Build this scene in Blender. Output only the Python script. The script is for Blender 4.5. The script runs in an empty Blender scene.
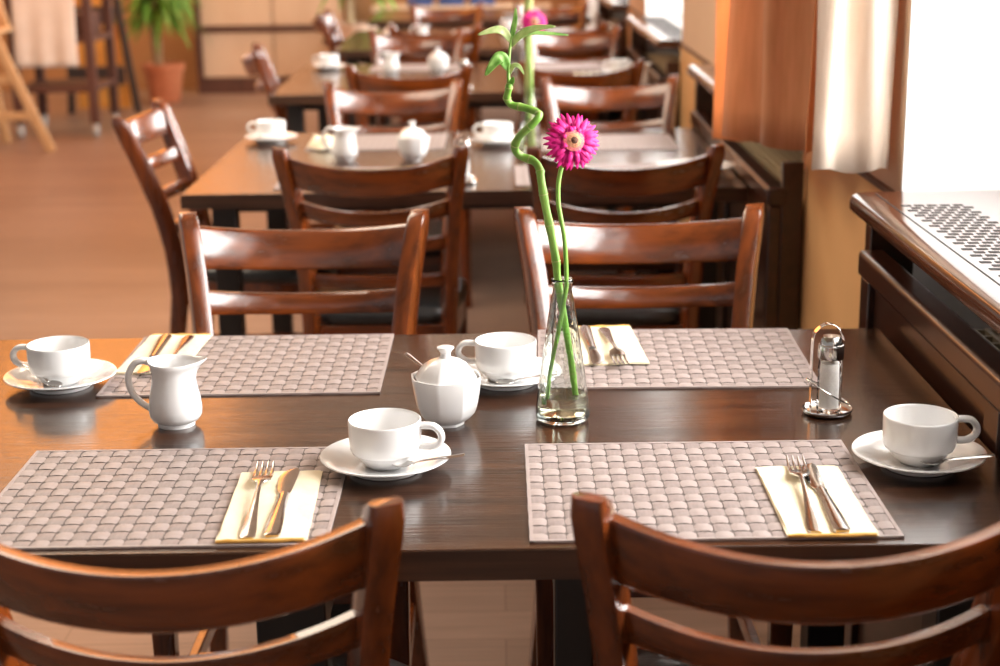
import bpy, math, random
from mathutils import Vector, Matrix, Euler
random.seed(7)
PI = math.pi
S = bpy.context.scene
COL = S.collection
R = math.radians

# ------------------------------------------------------------------ materials
def nn(nt, t, **kw):
    n = nt.nodes.new(t)
    for k, v in kw.items():
        if k in n.inputs: n.inputs[k].default_value = v
        else: setattr(n, k, v)
    return n

def mat(name, c1, c2=None, rough=.5, metal=0., coat=0., scale=(8, 8, 8), detail=4., rr=.0, bump=0., bscale=None,
        sheen=0., sub=0., trans=0., lo=.35, hi=.65, coat_rough=.08, spec=.5, bdist=.002):
    m = bpy.data.materials.new(name); m.use_nodes = True
    nt = m.node_tree; b = nt.nodes['Principled BSDF']; L = nt.links.new
    c2 = c2 or tuple(min(1, v * .88) for v in c1)
    tc = nn(nt, 'ShaderNodeTexCoord'); mp = nn(nt, 'ShaderNodeMapping'); L(tc.outputs['Object'], mp.inputs['Vector'])
    mp.inputs['Scale'].default_value = scale
    no = nn(nt, 'ShaderNodeTexNoise', Scale=1., Detail=detail); L(mp.outputs[0], no.inputs['Vector'])
    cr = nn(nt, 'ShaderNodeValToRGB'); L(no.outputs['Fac'], cr.inputs[0])
    cr.color_ramp.elements[0].position = lo; cr.color_ramp.elements[1].position = hi
    cr.color_ramp.elements[0].color = (*c1, 1); cr.color_ramp.elements[1].color = (*c2, 1)
    L(cr.outputs[0], b.inputs['Base Color'])
    b.inputs['Roughness'].default_value = rough; b.inputs['Metallic'].default_value = metal
    b.inputs['Coat Weight'].default_value = coat; b.inputs['Coat Roughness'].default_value = coat_rough
    b.inputs['Sheen Weight'].default_value = sheen; b.inputs['Specular IOR Level'].default_value = spec
    b.inputs['Subsurface Weight'].default_value = sub
    if rr:
        mr = nn(nt, 'ShaderNodeMapRange'); L(no.outputs['Fac'], mr.inputs[0])
        mr.inputs['To Min'].default_value = max(.02, rough - rr); mr.inputs['To Max'].default_value = rough + rr
        L(mr.outputs[0], b.inputs['Roughness'])
    if bump:
        src = no
        if bscale:
            mp2 = nn(nt, 'ShaderNodeMapping'); mp2.inputs['Scale'].default_value = bscale; L(tc.outputs['Object'], mp2.inputs['Vector'])
            src = nn(nt, 'ShaderNodeTexNoise', Scale=1., Detail=3.); L(mp2.outputs[0], src.inputs['Vector'])
        bp = nn(nt, 'ShaderNodeBump', Strength=bump, Distance=bdist); L(src.outputs['Fac'], bp.inputs['Height']); L(bp.outputs[0], b.inputs['Normal'])
    if trans:
        out = nt.nodes['Material Output']; tr = nn(nt, 'ShaderNodeBsdfTranslucent'); mx = nn(nt, 'ShaderNodeMixShader', Fac=trans)
        L(cr.outputs[0], tr.inputs['Color']); L(b.outputs[0], mx.inputs[1]); L(tr.outputs[0], mx.inputs[2]); L(mx.outputs[0], out.inputs[0])
    return m

M = {}
ca, cb = (.200, .042, .006), (.085, .018, .003)
M['wood_x'] = mat('chair_wood_horizontal', ca, cb,   .26, coat=1., scale=(5, 45, 45), rr=.05, bump=.12, bscale=(12, 160, 160), coat_rough=.16)
M['wood_z'] = mat('chair_wood_vertical', ca, cb,   .26, coat=1., scale=(45, 45, 5), rr=.05, bump=.12, bscale=(160, 160, 12), coat_rough=.16)
M['table'] = mat('dark_table_veneer', (.060, .024, .011), (.013, .0055, .003), .20, coat=.25, scale=(2.5, 40, 40), rr=.05, bump=.22, bscale=(9, 330, 330), coat_rough=.12, spec=.5)
M['table_edge'] = mat('dark_table_edge_band', (.075, .030, .013), (.038, .015, .006), .38, coat=.2, scale=(4, 60, 120), bump=.1)
M['cover'] = mat('radiator_cover_wood', (.050, .014, .006), (.026, .008, .0035), .33, coat=.4, scale=(40, 3, 40), bump=.06, coat_rough=.15)
M['sill'] = mat('varnished_sill_wood', (.085, .028, .013), (.050, .016, .008), .22, coat=.7, scale=(40, 3, 40), bump=.05, coat_rough=.1)
M['black'] = mat('matte_black_opening', (.004, .004, .004), (.008, .007, .006), .7, scale=(20, 20, 20))
M['leather'] = mat('black_seat_leather', (.012, .013, .014), (.020, .021, .022), .38, coat=.2, scale=(30, 30, 30), bump=.3, bscale=(180, 180, 180))
M['porcelain'] = mat('white_porcelain', (.86, .86, .85), (.82, .82, .82), .12, coat=.5, scale=(12, 12, 12), coat_rough=.03)
M['steel'] = mat('polished_steel', (.60, .58, .56), (.50, .48, .46), .16, metal=1., scale=(60, 60, 60), rr=.05)
M['chrome'] = mat('bright_chrome', (.82, .82, .80), (.70, .70, .70), .10, metal=1., scale=(40, 40, 40))
M['brass'] = mat('dull_metal_ferrule', (.35, .33, .30), (.25, .24, .22), .35, metal=1.)
M['napkin'] = mat('cream_paper_napkin', (.90, .81, .60), (.86, .75, .52), .85, scale=(40, 40, 40), bump=.7, bscale=(38, 38, 38), sheen=.2, lo=.3, hi=.8)
M['napkin_edge'] = mat('yellow_napkin_fold', (.80, .42, .08), (.86, .52, .14), .85, scale=(50, 50, 50))
M['mat_gap'] = mat('dark_weave_gap', (.13, .105, .098), (.10, .08, .072), .8)
M['mat_a'] = mat('grey_brown_woven_strip', (.40, .330, .312), (.35, .29, .272), .52, scale=(40, 300, 40), bump=.3, bscale=(60, 900, 60), bdist=.0006)
M['mat_b'] = mat('shaded_woven_cross_strip', (.315, .258, .243), (.275, .225, .21), .52, scale=(300, 40, 40), bump=.3, bscale=(900, 60, 60), bdist=.0006)  # cross strips coloured darker, painting in their shading against the others
M['stem'] = mat('green_stem', (.16, .36, .045), (.26, .47, .08), .42, scale=(60, 60, 12), sub=.0, bump=.1)
M['stem_node'] = mat('stem_node_ring', (.45, .50, .20), (.30, .38, .10), .5, scale=(90, 90, 90))
M['leaf'] = mat('young_green_leaf', (.14, .36, .05), (.36, .58, .16), .4, scale=(90, 90, 90), trans=.4)
M['leaf_pale'] = mat('pale_edged_leaf', (.42, .58, .20), (.62, .68, .34), .45, scale=(110, 110, 110), trans=.4)
M['petal'] = mat('magenta_petal', (.84, .010, .30), (.62, .004, .18), .55, scale=(120, 120, 120), trans=.25)
M['petal_in'] = mat('pink_inner_florets', (.62, .09, .14), (.72, .20, .17), .7, scale=(400, 400, 400), bump=.5)
M['floret'] = mat('yellow_green_floret_ring', (.60, .30, .14), (.50, .17, .10), .8, scale=(500, 500, 500), bump=.6)
M['core'] = mat('dark_flower_eye', (.06, .02, .015), (.14, .05, .02), .8, scale=(600, 600, 600), bump=.6)
M['salt'] = mat('white_salt', (.88, .86, .82), (.80, .78, .75), .8, scale=(300, 300, 300), bump=.3)
M['pepper'] = mat('ground_pepper', (.30, .24, .18), (.12, .09, .07), .9, scale=(500, 500, 500), bump=.3)
M['wall_hi'] = mat('tan_wall_paint', (.74, .53, .36), (.71, .50, .34), .75, scale=(2, 2, 2), bump=.15, bscale=(60, 60, 60))
M['wall_lo'] = mat('ochre_wainscot_paint', (.80, .47, .21), (.75, .43, .185), .6, scale=(6, 6, .6), bump=.06, bscale=(50, 50, 5))
M['dado'] = mat('brown_dado_line', (.16, .08, .05), (.12, .06, .04), .5)
M['reveal'] = mat('white_window_reveal', (.86, .86, .85), (.84, .84, .83), .6, scale=(3, 3, 3))
M['backwall'] = mat('warm_back_wall_paint', (.50, .26, .11), (.45, .225, .09), .7, scale=(1.5, 1.5, 1.5), bump=.1, bscale=(50, 50, 50))
M['ceiling'] = mat('warm_beige_ceiling', (.40, .29, .21), (.37, .265, .19), .8, scale=(2, 2, 2), bump=.1, bscale=(40, 40, 40))
M['cloth'] = mat('orange_curtain_cloth', (.82, .45, .23), (.74, .38, .18), .8, scale=(60, 60, 8), sheen=.3, trans=.5, bump=.25, bscale=(220, 220, 220))
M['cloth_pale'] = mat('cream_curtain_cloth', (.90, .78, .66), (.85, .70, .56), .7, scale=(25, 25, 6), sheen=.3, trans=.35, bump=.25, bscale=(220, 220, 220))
M['towel'] = mat('white_linen', (.78, .74, .68), (.70, .66, .60), .9, scale=(6, 6, 6), bump=.3, bscale=(50, 50, 50))
M['lightwood'] = mat('pale_beech_wood', (.62, .40, .20), (.52, .32, .15), .45, coat=.2, scale=(30, 30, 4))
M['trolley'] = mat('dark_trolley_wood', (.12, .050, .035), (.075, .032, .022), .5, scale=(30, 30, 4))
M['leg_black'] = mat('blackened_table_leg', (.014, .010, .008), (.008, .006, .005), .45, coat=.2, scale=(30, 30, 4))
M['ladder'] = mat('charcoal_frame_wood', (.055, .040, .034), (.035, .026, .022), .5, scale=(30, 30, 4))
M['board'] = mat('orange_board', (.80, .40, .08), (.72, .33, .06), .6, scale=(5, 5, 5))
M['cream'] = mat('cream_cabinet_front', (.72, .54, .38), (.62, .44, .29), .55, scale=(3, 3, 1))
M['terra'] = mat('terracotta', (.66, .26, .13), (.58, .21, .10), .75, scale=(8, 8, 8), bump=.2)
M['pale_pot'] = mat('pale_glazed_pot', (.74, .58, .46), (.66, .50, .38), .4, scale=(5, 5, 5))
M['soil'] = mat('potting_soil', (.06, .035, .02), (.10, .06, .035), .95, scale=(60, 60, 60), bump=.6)
M['plant'] = mat('house_plant_leaf', (.10, .30, .035), (.26, .48, .09), .45, scale=(14, 14, 14), trans=.3)
M['trunk'] = mat('pale_plant_cane', (.46, .34, .20), (.36, .25, .14), .8, scale=(20, 20, 60), bump=.5)
M['rubber'] = mat('grey_caster_rubber', (.45, .46, .45), (.35, .36, .35), .5)
M['radiator'] = mat('cream_radiator_enamel', (.66, .54, .36), (.62, .50, .32), .35, coat=.3, scale=(4, 4, 4))
M['blue'] = mat('dark_blue_cloth', (.03, .06, .18), (.05, .09, .26), .8, scale=(9, 9, 9), bump=.3)
M['bread'] = mat('folded_cream_paper', (.88, .80, .62), (.80, .70, .50), .8, scale=(30, 30, 30), bump=.4)
M['winframe'] = mat('white_window_frame', (.80, .79, .77), (.76, .75, .73), .4)

# floor of long planks running across the room
def floor_mat():
    m = bpy.data.materials.new('brown_plank_floor'); m.use_nodes = True; nt = m.node_tree; b = nt.nodes['Principled BSDF']; L = nt.links.new
    tc = nn(nt, 'ShaderNodeTexCoord')
    br = nn(nt, 'ShaderNodeTexBrick', Scale=1.); L(tc.outputs['Object'], br.inputs['Vector'])
    br.offset = .37; br.inputs['Brick Width'].default_value = 2.4; br.inputs['Row Height'].default_value = .13; br.inputs['Mortar Size'].default_value = .0012
    br.inputs['Color1'].default_value = (.37, .245, .185, 1); br.inputs['Color2'].default_value = (.30, .195, .145, 1); br.inputs['Mortar'].default_value = (.17, .10, .07, 1)
    mp = nn(nt, 'ShaderNodeMapping'); mp.inputs['Scale'].default_value = (3, 60, 1); L(tc.outputs['Object'], mp.inputs[0])
    no = nn(nt, 'ShaderNodeTexNoise', Scale=1., Detail=5.); L(mp.outputs[0], no.inputs['Vector'])
    mx = nn(nt, 'ShaderNodeMix', data_type='RGBA', blend_type='MULTIPLY'); mx.inputs[0].default_value = .55
    L(br.outputs['Color'], mx.inputs[6]); L(no.outputs['Fac'], mx.inputs[7]); L(mx.outputs[2], b.inputs['Base Color'])
    b.inputs['Roughness'].default_value = .42; b.inputs['Coat Weight'].default_value = .15; b.inputs['Coat Roughness'].default_value = .3
    return m
M['floor'] = floor_mat()

def glass_mat(name, col=(1, 1, 1), ior=1.45, rough=0., bump=0.):
    m = bpy.data.materials.new(name); m.use_nodes = True; nt = m.node_tree; L = nt.links.new
    nt.nodes.remove(nt.nodes['Principled BSDF']); g = nn(nt, 'ShaderNodeBsdfGlass', IOR=ior, Roughness=rough); g.inputs['Color'].default_value = (*col, 1)
    L(g.outputs[0], nt.nodes['Material Output'].inputs[0])
    if bump:
        tc = nn(nt, 'ShaderNodeTexCoord'); no = nn(nt, 'ShaderNodeTexNoise', Scale=90., Detail=1.); L(tc.outputs['Object'], no.inputs['Vector'])
        bp = nn(nt, 'ShaderNodeBump', Strength=bump, Distance=.002); L(no.outputs['Fac'], bp.inputs['Height']); L(bp.outputs[0], g.inputs['Normal'])
    return m
M['glass'] = glass_mat('clear_glass', (.97, .99, .98), 1.45, 0, .25)
M['water'] = glass_mat('water', (.97, .97, .90), 1.33, 0, .35)

def pane_mat():
    m = bpy.data.materials.new('window_pane_glass'); m.use_nodes = True; nt = m.node_tree; L = nt.links.new
    nt.nodes.remove(nt.nodes['Principled BSDF'])
    t = nn(nt, 'ShaderNodeBsdfTransparent'); g = nn(nt, 'ShaderNodeBsdfGlossy', Roughness=.02); fr = nn(nt, 'ShaderNodeLayerWeight', Blend=.12)
    mx = nn(nt, 'ShaderNodeMixShader'); L(fr.outputs[0], mx.inputs[0]); L(t.outputs[0], mx.inputs[1]); L(g.outputs[0], mx.inputs[2])
    L(mx.outputs[0], nt.nodes['Material Output'].inputs[0]); return m
M['pane'] = pane_mat()

# ------------------------------------------------------------------ mesh helpers
class MB:
    def __init__(s): s.v = []; s.f = []; s.mi = []
    def ring_loft(s, rings, closed=True, caps=True, mi=0, wrap=False):
        n = len(rings[0]); base = len(s.v)
        for r in rings: s.v += [tuple(p) for p in r]
        m = len(rings)
        for i in range(m if wrap else m - 1):
            for j in range(n if closed else n - 1):
                a = base + i * n + j; b = base + i * n + (j + 1) % n
                c = base + ((i + 1) % m) * n + (j + 1) % n; d = base + ((i + 1) % m) * n + j
                s.f.append((a, b, c, d)); s.mi.append(mi)
        if caps and not wrap and closed:
            s.f.append(tuple(base + j for j in range(n))[::-1]); s.mi.append(mi)
            s.f.append(tuple(base + (m - 1) * n + j for j in range(n))); s.mi.append(mi)
        return s
    def box(s, x0, x1, y0, y1, z0, z1, mi=0, T=None):
        p = [(x0, y0), (x1, y0), (x1, y1), (x0, y1)]
        rs = [[Vector((x, y, z)) for x, y in p] for z in (z0, z1)]
        if T: rs = [[T @ q for q in r] for r in rs]
        return s.ring_loft(rs, mi=mi)
    def lathe(s, prof, n=48, mod=None, mi=0, c=(0, 0, 0)):
        # poles: profile starting or ending at r=0 collapse to a tiny ring + cap
        rings = []
        for r, z in prof:
            r = max(r, 1e-5); rings.append([(c[0] + r * (mod(k / n * 2 * PI, z) if mod else 1) * math.cos(k / n * 2 * PI), c[1] + r * (mod(k / n * 2 * PI, z) if mod else 1) * math.sin(k / n * 2 * PI), c[2] + z) for k in range(n)])
        return s.ring_loft(rings, mi=mi)
    def tube(s, pts, rad, n=12, mi=0, flat=None, up=None, wrap=False, caps=True):
        P = [Vector(p) for p in pts]; m = len(P); rings = []
        rad = rad if isinstance(rad, (list, tuple)) else [rad] * m
        prevn = None
        for i in range(m):
            if wrap: t = (P[(i + 1) % m] - P[(i - 1) % m]).normalized()
            else: t = (P[min(i + 1, m - 1)] - P[max(i - 1, 0)]).normalized()
            if up is not None: nrm = Vector(up); nrm = (nrm - t * nrm.dot(t)).normalized()
            elif prevn is None:
                a = Vector((0, 0, 1)) if abs(t.z) < .9 else Vector((1, 0, 0)); nrm = (a - t * a.dot(t)).normalized()
            else: nrm = (prevn - t * prevn.dot(t)).normalized()
            prevn = nrm; bn = t.cross(nrm)
            fa = flat if flat else 1.
            rings.append([P[i] + nrm * (rad[i] * fa * math.cos(k / n * 2 * PI)) + bn * (rad[i] * math.sin(k / n * 2 * PI)) for k in range(n)])
        return s.ring_loft(rings, mi=mi, wrap=wrap, caps=caps)
    def build(s, name, mats, parent=None, bevel=0., smooth=True, sub=0, seg=2, solid=0., ang=40):
        me = bpy.data.meshes.new(name); me.from_pydata(s.v, [], s.f); me.validate()
        mats = mats if isinstance(mats, (list, tuple)) else [mats]
        for m in mats: me.materials.append(M[m])
        if len(mats) > 1:
            for p, k in zip(me.polygons, s.mi): p.material_index = k
        if smooth:
            me.shade_smooth()
            me.set_sharp_from_angle(angle=R(ang))
        o = bpy.data.objects.new(name, me); COL.objects.link(o)
        if parent: o.parent = parent
        if solid: md = o.modifiers.new('solid', 'SOLIDIFY'); md.thickness = solid
        if sub: md = o.modifiers.new('sub', 'SUBSURF'); md.levels = sub; md.render_levels = sub
        if bevel:
            md = o.modifiers.new('bevel', 'BEVEL'); md.width = bevel; md.segments = seg; md.limit_method = 'ANGLE'; md.angle_limit = R(35); md.harden_normals = False
        return o

def thing(name, label, cat, loc=(0, 0, 0), rz=0., group=None):
    o = bpy.data.objects.new(name, None); COL.objects.link(o); o.empty_display_size = .05
    o.location = loc; o.rotation_euler = (0, 0, rz); return tag(o, label, cat, group)
def tag(o, label, cat, group=None, kind=None):
    o['label'] = label; o['category'] = cat
    if group: o['group'] = group
    if kind: o['kind'] = kind
    return o
def struct(o): o['kind'] = 'structure'; return o
def dup(root, loc, rz, label, group=None):
    r = root.copy(); COL.objects.link(r); r.location = loc; r.rotation_euler = (0, 0, rz); r['label'] = label
    if group: r['group'] = group
    def rec(a, b):
        for ch in list(a.children):
            c = ch.copy(); COL.objects.link(c); c.parent = b; rec(ch, c)
    rec(root, r); return r
class Proto:
    """first placing uses the built thing, later placings are copies"""
    def __init__(s, fn): s.fn = fn; s.root = None
    def __call__(s, loc, rz, label, group=None, **kw):
        if s.root is None:
            s.root = s.fn(label); s.root.location = loc; s.root.rotation_euler = (0, 0, rz)
            if group: s.root['group'] = group
            return s.root
        return dup(s.root, loc, rz, label, group)
def lerp(a, b, t): return a + (b - a) * t
def interp(tab, x):
    if x <= tab[0][0]: return tab[0][1]
    for (a, u), (b, w) in zip(tab, tab[1:]):
        if x <= b: return lerp(u, w, (x - a) / (b - a))
    return tab[-1][1]
def smooth_path(P, n):
    P = [Vector(p) for p in P]; out = []
    for i in range(len(P) - 1):
        p0, p1, p2, p3 = P[max(i - 1, 0)], P[i], P[i + 1], P[min(i + 2, len(P) - 1)]
        for k in range(n):
            t = k / n
            out.append(.5 * ((2 * p1) + (p2 - p0) * t + (2 * p0 - 5 * p1 + 4 * p2 - p3) * t * t + (3 * p1 - p0 - 3 * p2 + p3) * t ** 3))
    out.append(P[-1]); return out

# ------------------------------------------------------------------ room
WX = .70           # wall plane of the piers
CX = .61           # front of the radiator covers
GX = 1.02          # glass plane
bays = [(-1.25, .22), (1.20, 2.70), (3.56, 5.04), (6.03, 7.52), (8.50, 9.98), (10.95, 12.40)]
ZB, ZT = .92, 2.45
def room():
    b = MB(); b.box(-6, 1.3, -2.5, 13.7, -.05, 0); struct(b.build('floor', 'floor', smooth=False))
    b = MB(); b.box(-6, 1.3, -2.5, 13.7, 2.85, 2.95); struct(b.build('ceiling', 'ceiling', smooth=False))
    b = MB(); b.box(-6, 1.3, 13.4, 13.6, 0, 2.85); struct(b.build('wall_back', 'backwall', smooth=False))
    b = MB()
    edges = [-2.5] + [v for p in bays for v in p] + [13.4]
    for i in range(0, len(edges), 2): b.box(WX, 1.12, edges[i], edges[i + 1], 0, 2.85)
    for y0, y1 in bays: b.box(WX, 1.12, y0, y1, ZT, 2.85)
    w = b.build('wall_right', 'wall_hi', smooth=False); struct(w)
    b = MB(); d = MB()
    for i in range(0, len(edges), 2):
        b.box(WX - .006, WX, edges[i] + .002, edges[i + 1] - .002, 0.001, .905)
        d.box(WX - .009, WX, edges[i] + .002, edges[i + 1] - .002, .907, .917)
    struct(b.build('trim_1', 'wall_lo', smooth=False)); struct(d.build('trim_2', 'dado', smooth=False))
    b = MB()   # white linings of the window niches and wall under the windows
    for y0, y1 in bays:
        b.box(WX + .001, GX + .05, y1 - .006, y1, .0, ZT); b.box(WX + .001, GX + .05, y0, y0 + .006, .0, ZT)
        b.box(GX + .0, 1.12, y0 + .006, y1 - .006, 0, ZB)
        b.box(WX + .001, GX, y0 + .006, y1 - .006, ZT - .006, ZT)
    struct(b.build('trim_3', 'reveal', smooth=False))
    for i, (y0, y1) in enumerate(bays):
        f = MB(); w_ = .05; x0, x1 = GX - .02, GX + .03
        f.box(x0, x1, y0 + .008, y0 + w_, ZB + .02, ZT - .01); f.box(x0, x1, y1 - w_, y1 - .008, ZB + .02, ZT - .01)
        f.box(x0, x1, y0 + w_, y1 - w_, ZB + .02, ZB + .02 + w_); f.box(x0, x1, y0 + w_, y1 - w_, ZT - w_, ZT - .01)
        ym = (y0 + y1) / 2; f.box(x0, x1, ym - .03, ym + .03, ZB + .07, ZT - w_)
        o = f.build('window_%d' % (i + 1), 'winframe', bevel=.003); struct(o)
        p = MB(); p.box(GX + .002, GX + .008, y0 + w_, y1 - w_, ZB + .07, ZT - w_); p.build('window_pane', 'pane', o, smooth=False)
room()

# radiator covers, sills and radiators of each window bay
def sill_fn(label, L=1.48):
    t = thing('window_sill', label, 'window sill')
    # origin: far end on the floor, extends towards -Y by L; profile in XZ swept in Y, mitred nose
    nose = [(.605, .898), (.6025, .904), (.6025, .916), (.606, .924), (.614, .9285), (.628, .930), (1.0, .930), (1.0, .896), (.612, .896)]
    b = MB(); b.ring_loft([[(x, y, z) for x, z in nose] for y in (0, -L)])
    b.build('board', 'sill', t, bevel=.0015)
    b = MB(); b.box(.641, .6435, -L + .01, -.02, .9296, .9306); b.build('groove', 'black', t, smooth=False)
    b = MB(); cols = 5
    n = int((L - .16) / .021)
    for j in range(n):
        for i in range(cols):
            x = .657 + i * .0212 + (.0106 if j % 2 else 0); y = -.13 - j * .0215
            b.box(x, x + .0155, y - .0105, y, .9295, .9307)
    b.build('vent_slots', 'black', t, smooth=False)
    b = MB(); b.box(.625, .70, -.07, -.03, .60, .896); b.build('bracket', 'cover', t, bevel=.002)
    return t
def cover_fn(label, L=1.44):
    t = thing('radiator_cover', label, 'radiator cover')
    f = MB(); x0, x1 = CX, CX + .028
    f.box(x0, x1, -.055, 0, 0.06, .80); f.box(x0, x1, -L, -L + .055, 0.06, .80)
    f.box(x0, x1, -L + .055, -.055, .06, .12); f.box(x0 + .002, x1, -L / 2 - .03, -L / 2 + .03, .10, .80)
    f.build('frame', 'cover', t, bevel=.003)
    f = MB(); f.box(x0 - .006, x1 + .012, -L - .004, .004, .80, .845); f.build('top_rail', 'cover', t, bevel=.009, seg=3)
    f = MB(); f.box(x0 + .012, x1 - .004, -L + .055, -.055, .10, .80); f.build('inset_panel', 'cover', t, smooth=False)
    f = MB(); f.box(x1 + .001, WX - .012, -L, -L + .02, .055, .90); f.build('end_panel', 'cover', t, bevel=.002)
    return t
def radiator_fn(label, L=1.1):
    t = thing('radiator', label, 'radiator')
    b = MB(); b.box(.652, .660, -L, 0, .14, .80); b.build('front_plate', 'radiator', t, bevel=.003)
    b = MB(); b.box(.822, .830, -L, 0, .14, .80); b.build('rear_plate', 'radiator', t, bevel=.003)
    b = MB(); b.box(.664, .818, -L + .004, -.004, .16, .785); b.build('core', 'black', t, smooth=False)
    b = MB()
    for k in range(9): x = .654 + k * .0205; b.box(x, x + .007, -L, 0, .802, .812)
    for k in range(int(L / .040) + 1): b.box(.654, .826, -k * .040 - .006, -k * .040, .802, .811)
    b.build('top_grille', 'radiator', t, smooth=False)
    for y in (-.15, -L + .15): b = MB(); b.box(.72, .76, y - .02, y + .02, .052, .16); b.build('foot', 'radiator', t)
    return t
wh = ['nearest window, right of the front table', 'nearest window', 'second window, behind the orange curtain', 'third window along the wall', 'fourth window along the wall']
SILL, COVER, RAD = Proto(sill_fn), Proto(cover_fn), Proto(radiator_fn)
names = {1: ('the nearest window, beside the front set table', 'front'), 2: ('the second window, past the hanging curtain', 'second'),
         3: ('the third window back along the wall', 'third'), 4: ('the farthest visible window along the wall', 'far')}
for i in (1, 2, 3, 4):
    y0, y1 = bays[i]
    SILL((0, y1 - .008 if i > 1 else 2.66, 0), 0, 'glossy brown slotted sill board at ' + names[i][0], 'window sills')
    COVER((0, y1 - .10 if i > 1 else 2.585, -.05 if i > 1 else 0), 0, 'dark wooden panelled radiator cover below ' + names[i][0], 'radiator covers')
    RAD((0, y1 - (.15 if i > 1 else .33), -.05), 0, 'cream grilled radiator behind the wooden cover at ' + names[i][0], 'radiators')

# curtain gathered over the pier between the first two windows
def curtain():
    t = thing('curtain', 'orange curtain with cream panel hanging between the two nearest windows', 'curtain', (.62, 3.1, 0))
    def sheet(pts, z0, z1, name, m, hem, n=10, slack=0.):
        P = smooth_path([(x - .62, y - 3.1, 0) for x, y in pts], n)
        b = MB(); nz = 24
        rings = []
        for k in range(nz + 1):
            z = lerp(z0, z1, k / nz); row = []
            for i, p in enumerate(P):
                u = i / (len(P) - 1); a = 1 - .25 * (k / nz)
                row.append((p.x * a + .006 * math.sin(z * 5 + u * 9), p.y + .006 * math.sin(z * 4 + u * 14), z + hem(u) * max(0, 1 - k / 8)))
            rings.append(row)
        b.ring_loft(rings, closed=False, caps=False)
        return b.build(name, m, t, solid=.003, ang=80)
    sheet([(.690, 2.745), (.672, 2.725), (.648, 2.722), (.625, 2.750), (.600, 2.745), (.575, 2.722), (.545, 2.735)], .955, 2.62, 'cream_panel', 'cloth_pale', lambda u: .006 * math.sin(u * 9))  # near sheet of the curtain in a paler cream colour
    sheet([(.547, 2.752), (.575, 2.90), (.60, 3.0), (.555, 3.06), (.520, 3.10), (.535, 3.18), (.575, 3.25), (.550, 3.30), (.500, 3.36), (.505, 3.44), (.570, 3.50), (.54, 3.56), (.490, 3.62)], .955, 2.62, 'orange_panel', 'cloth', lambda u: .006 * math.sin(u * 20) - .070 * u * u)
    b = MB(); b.tube([(-.02, -.42, 2.64), (-.06, .58, 2.64)], .012); b.build('curtain_rod', 'brass', t)
curtain()

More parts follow.
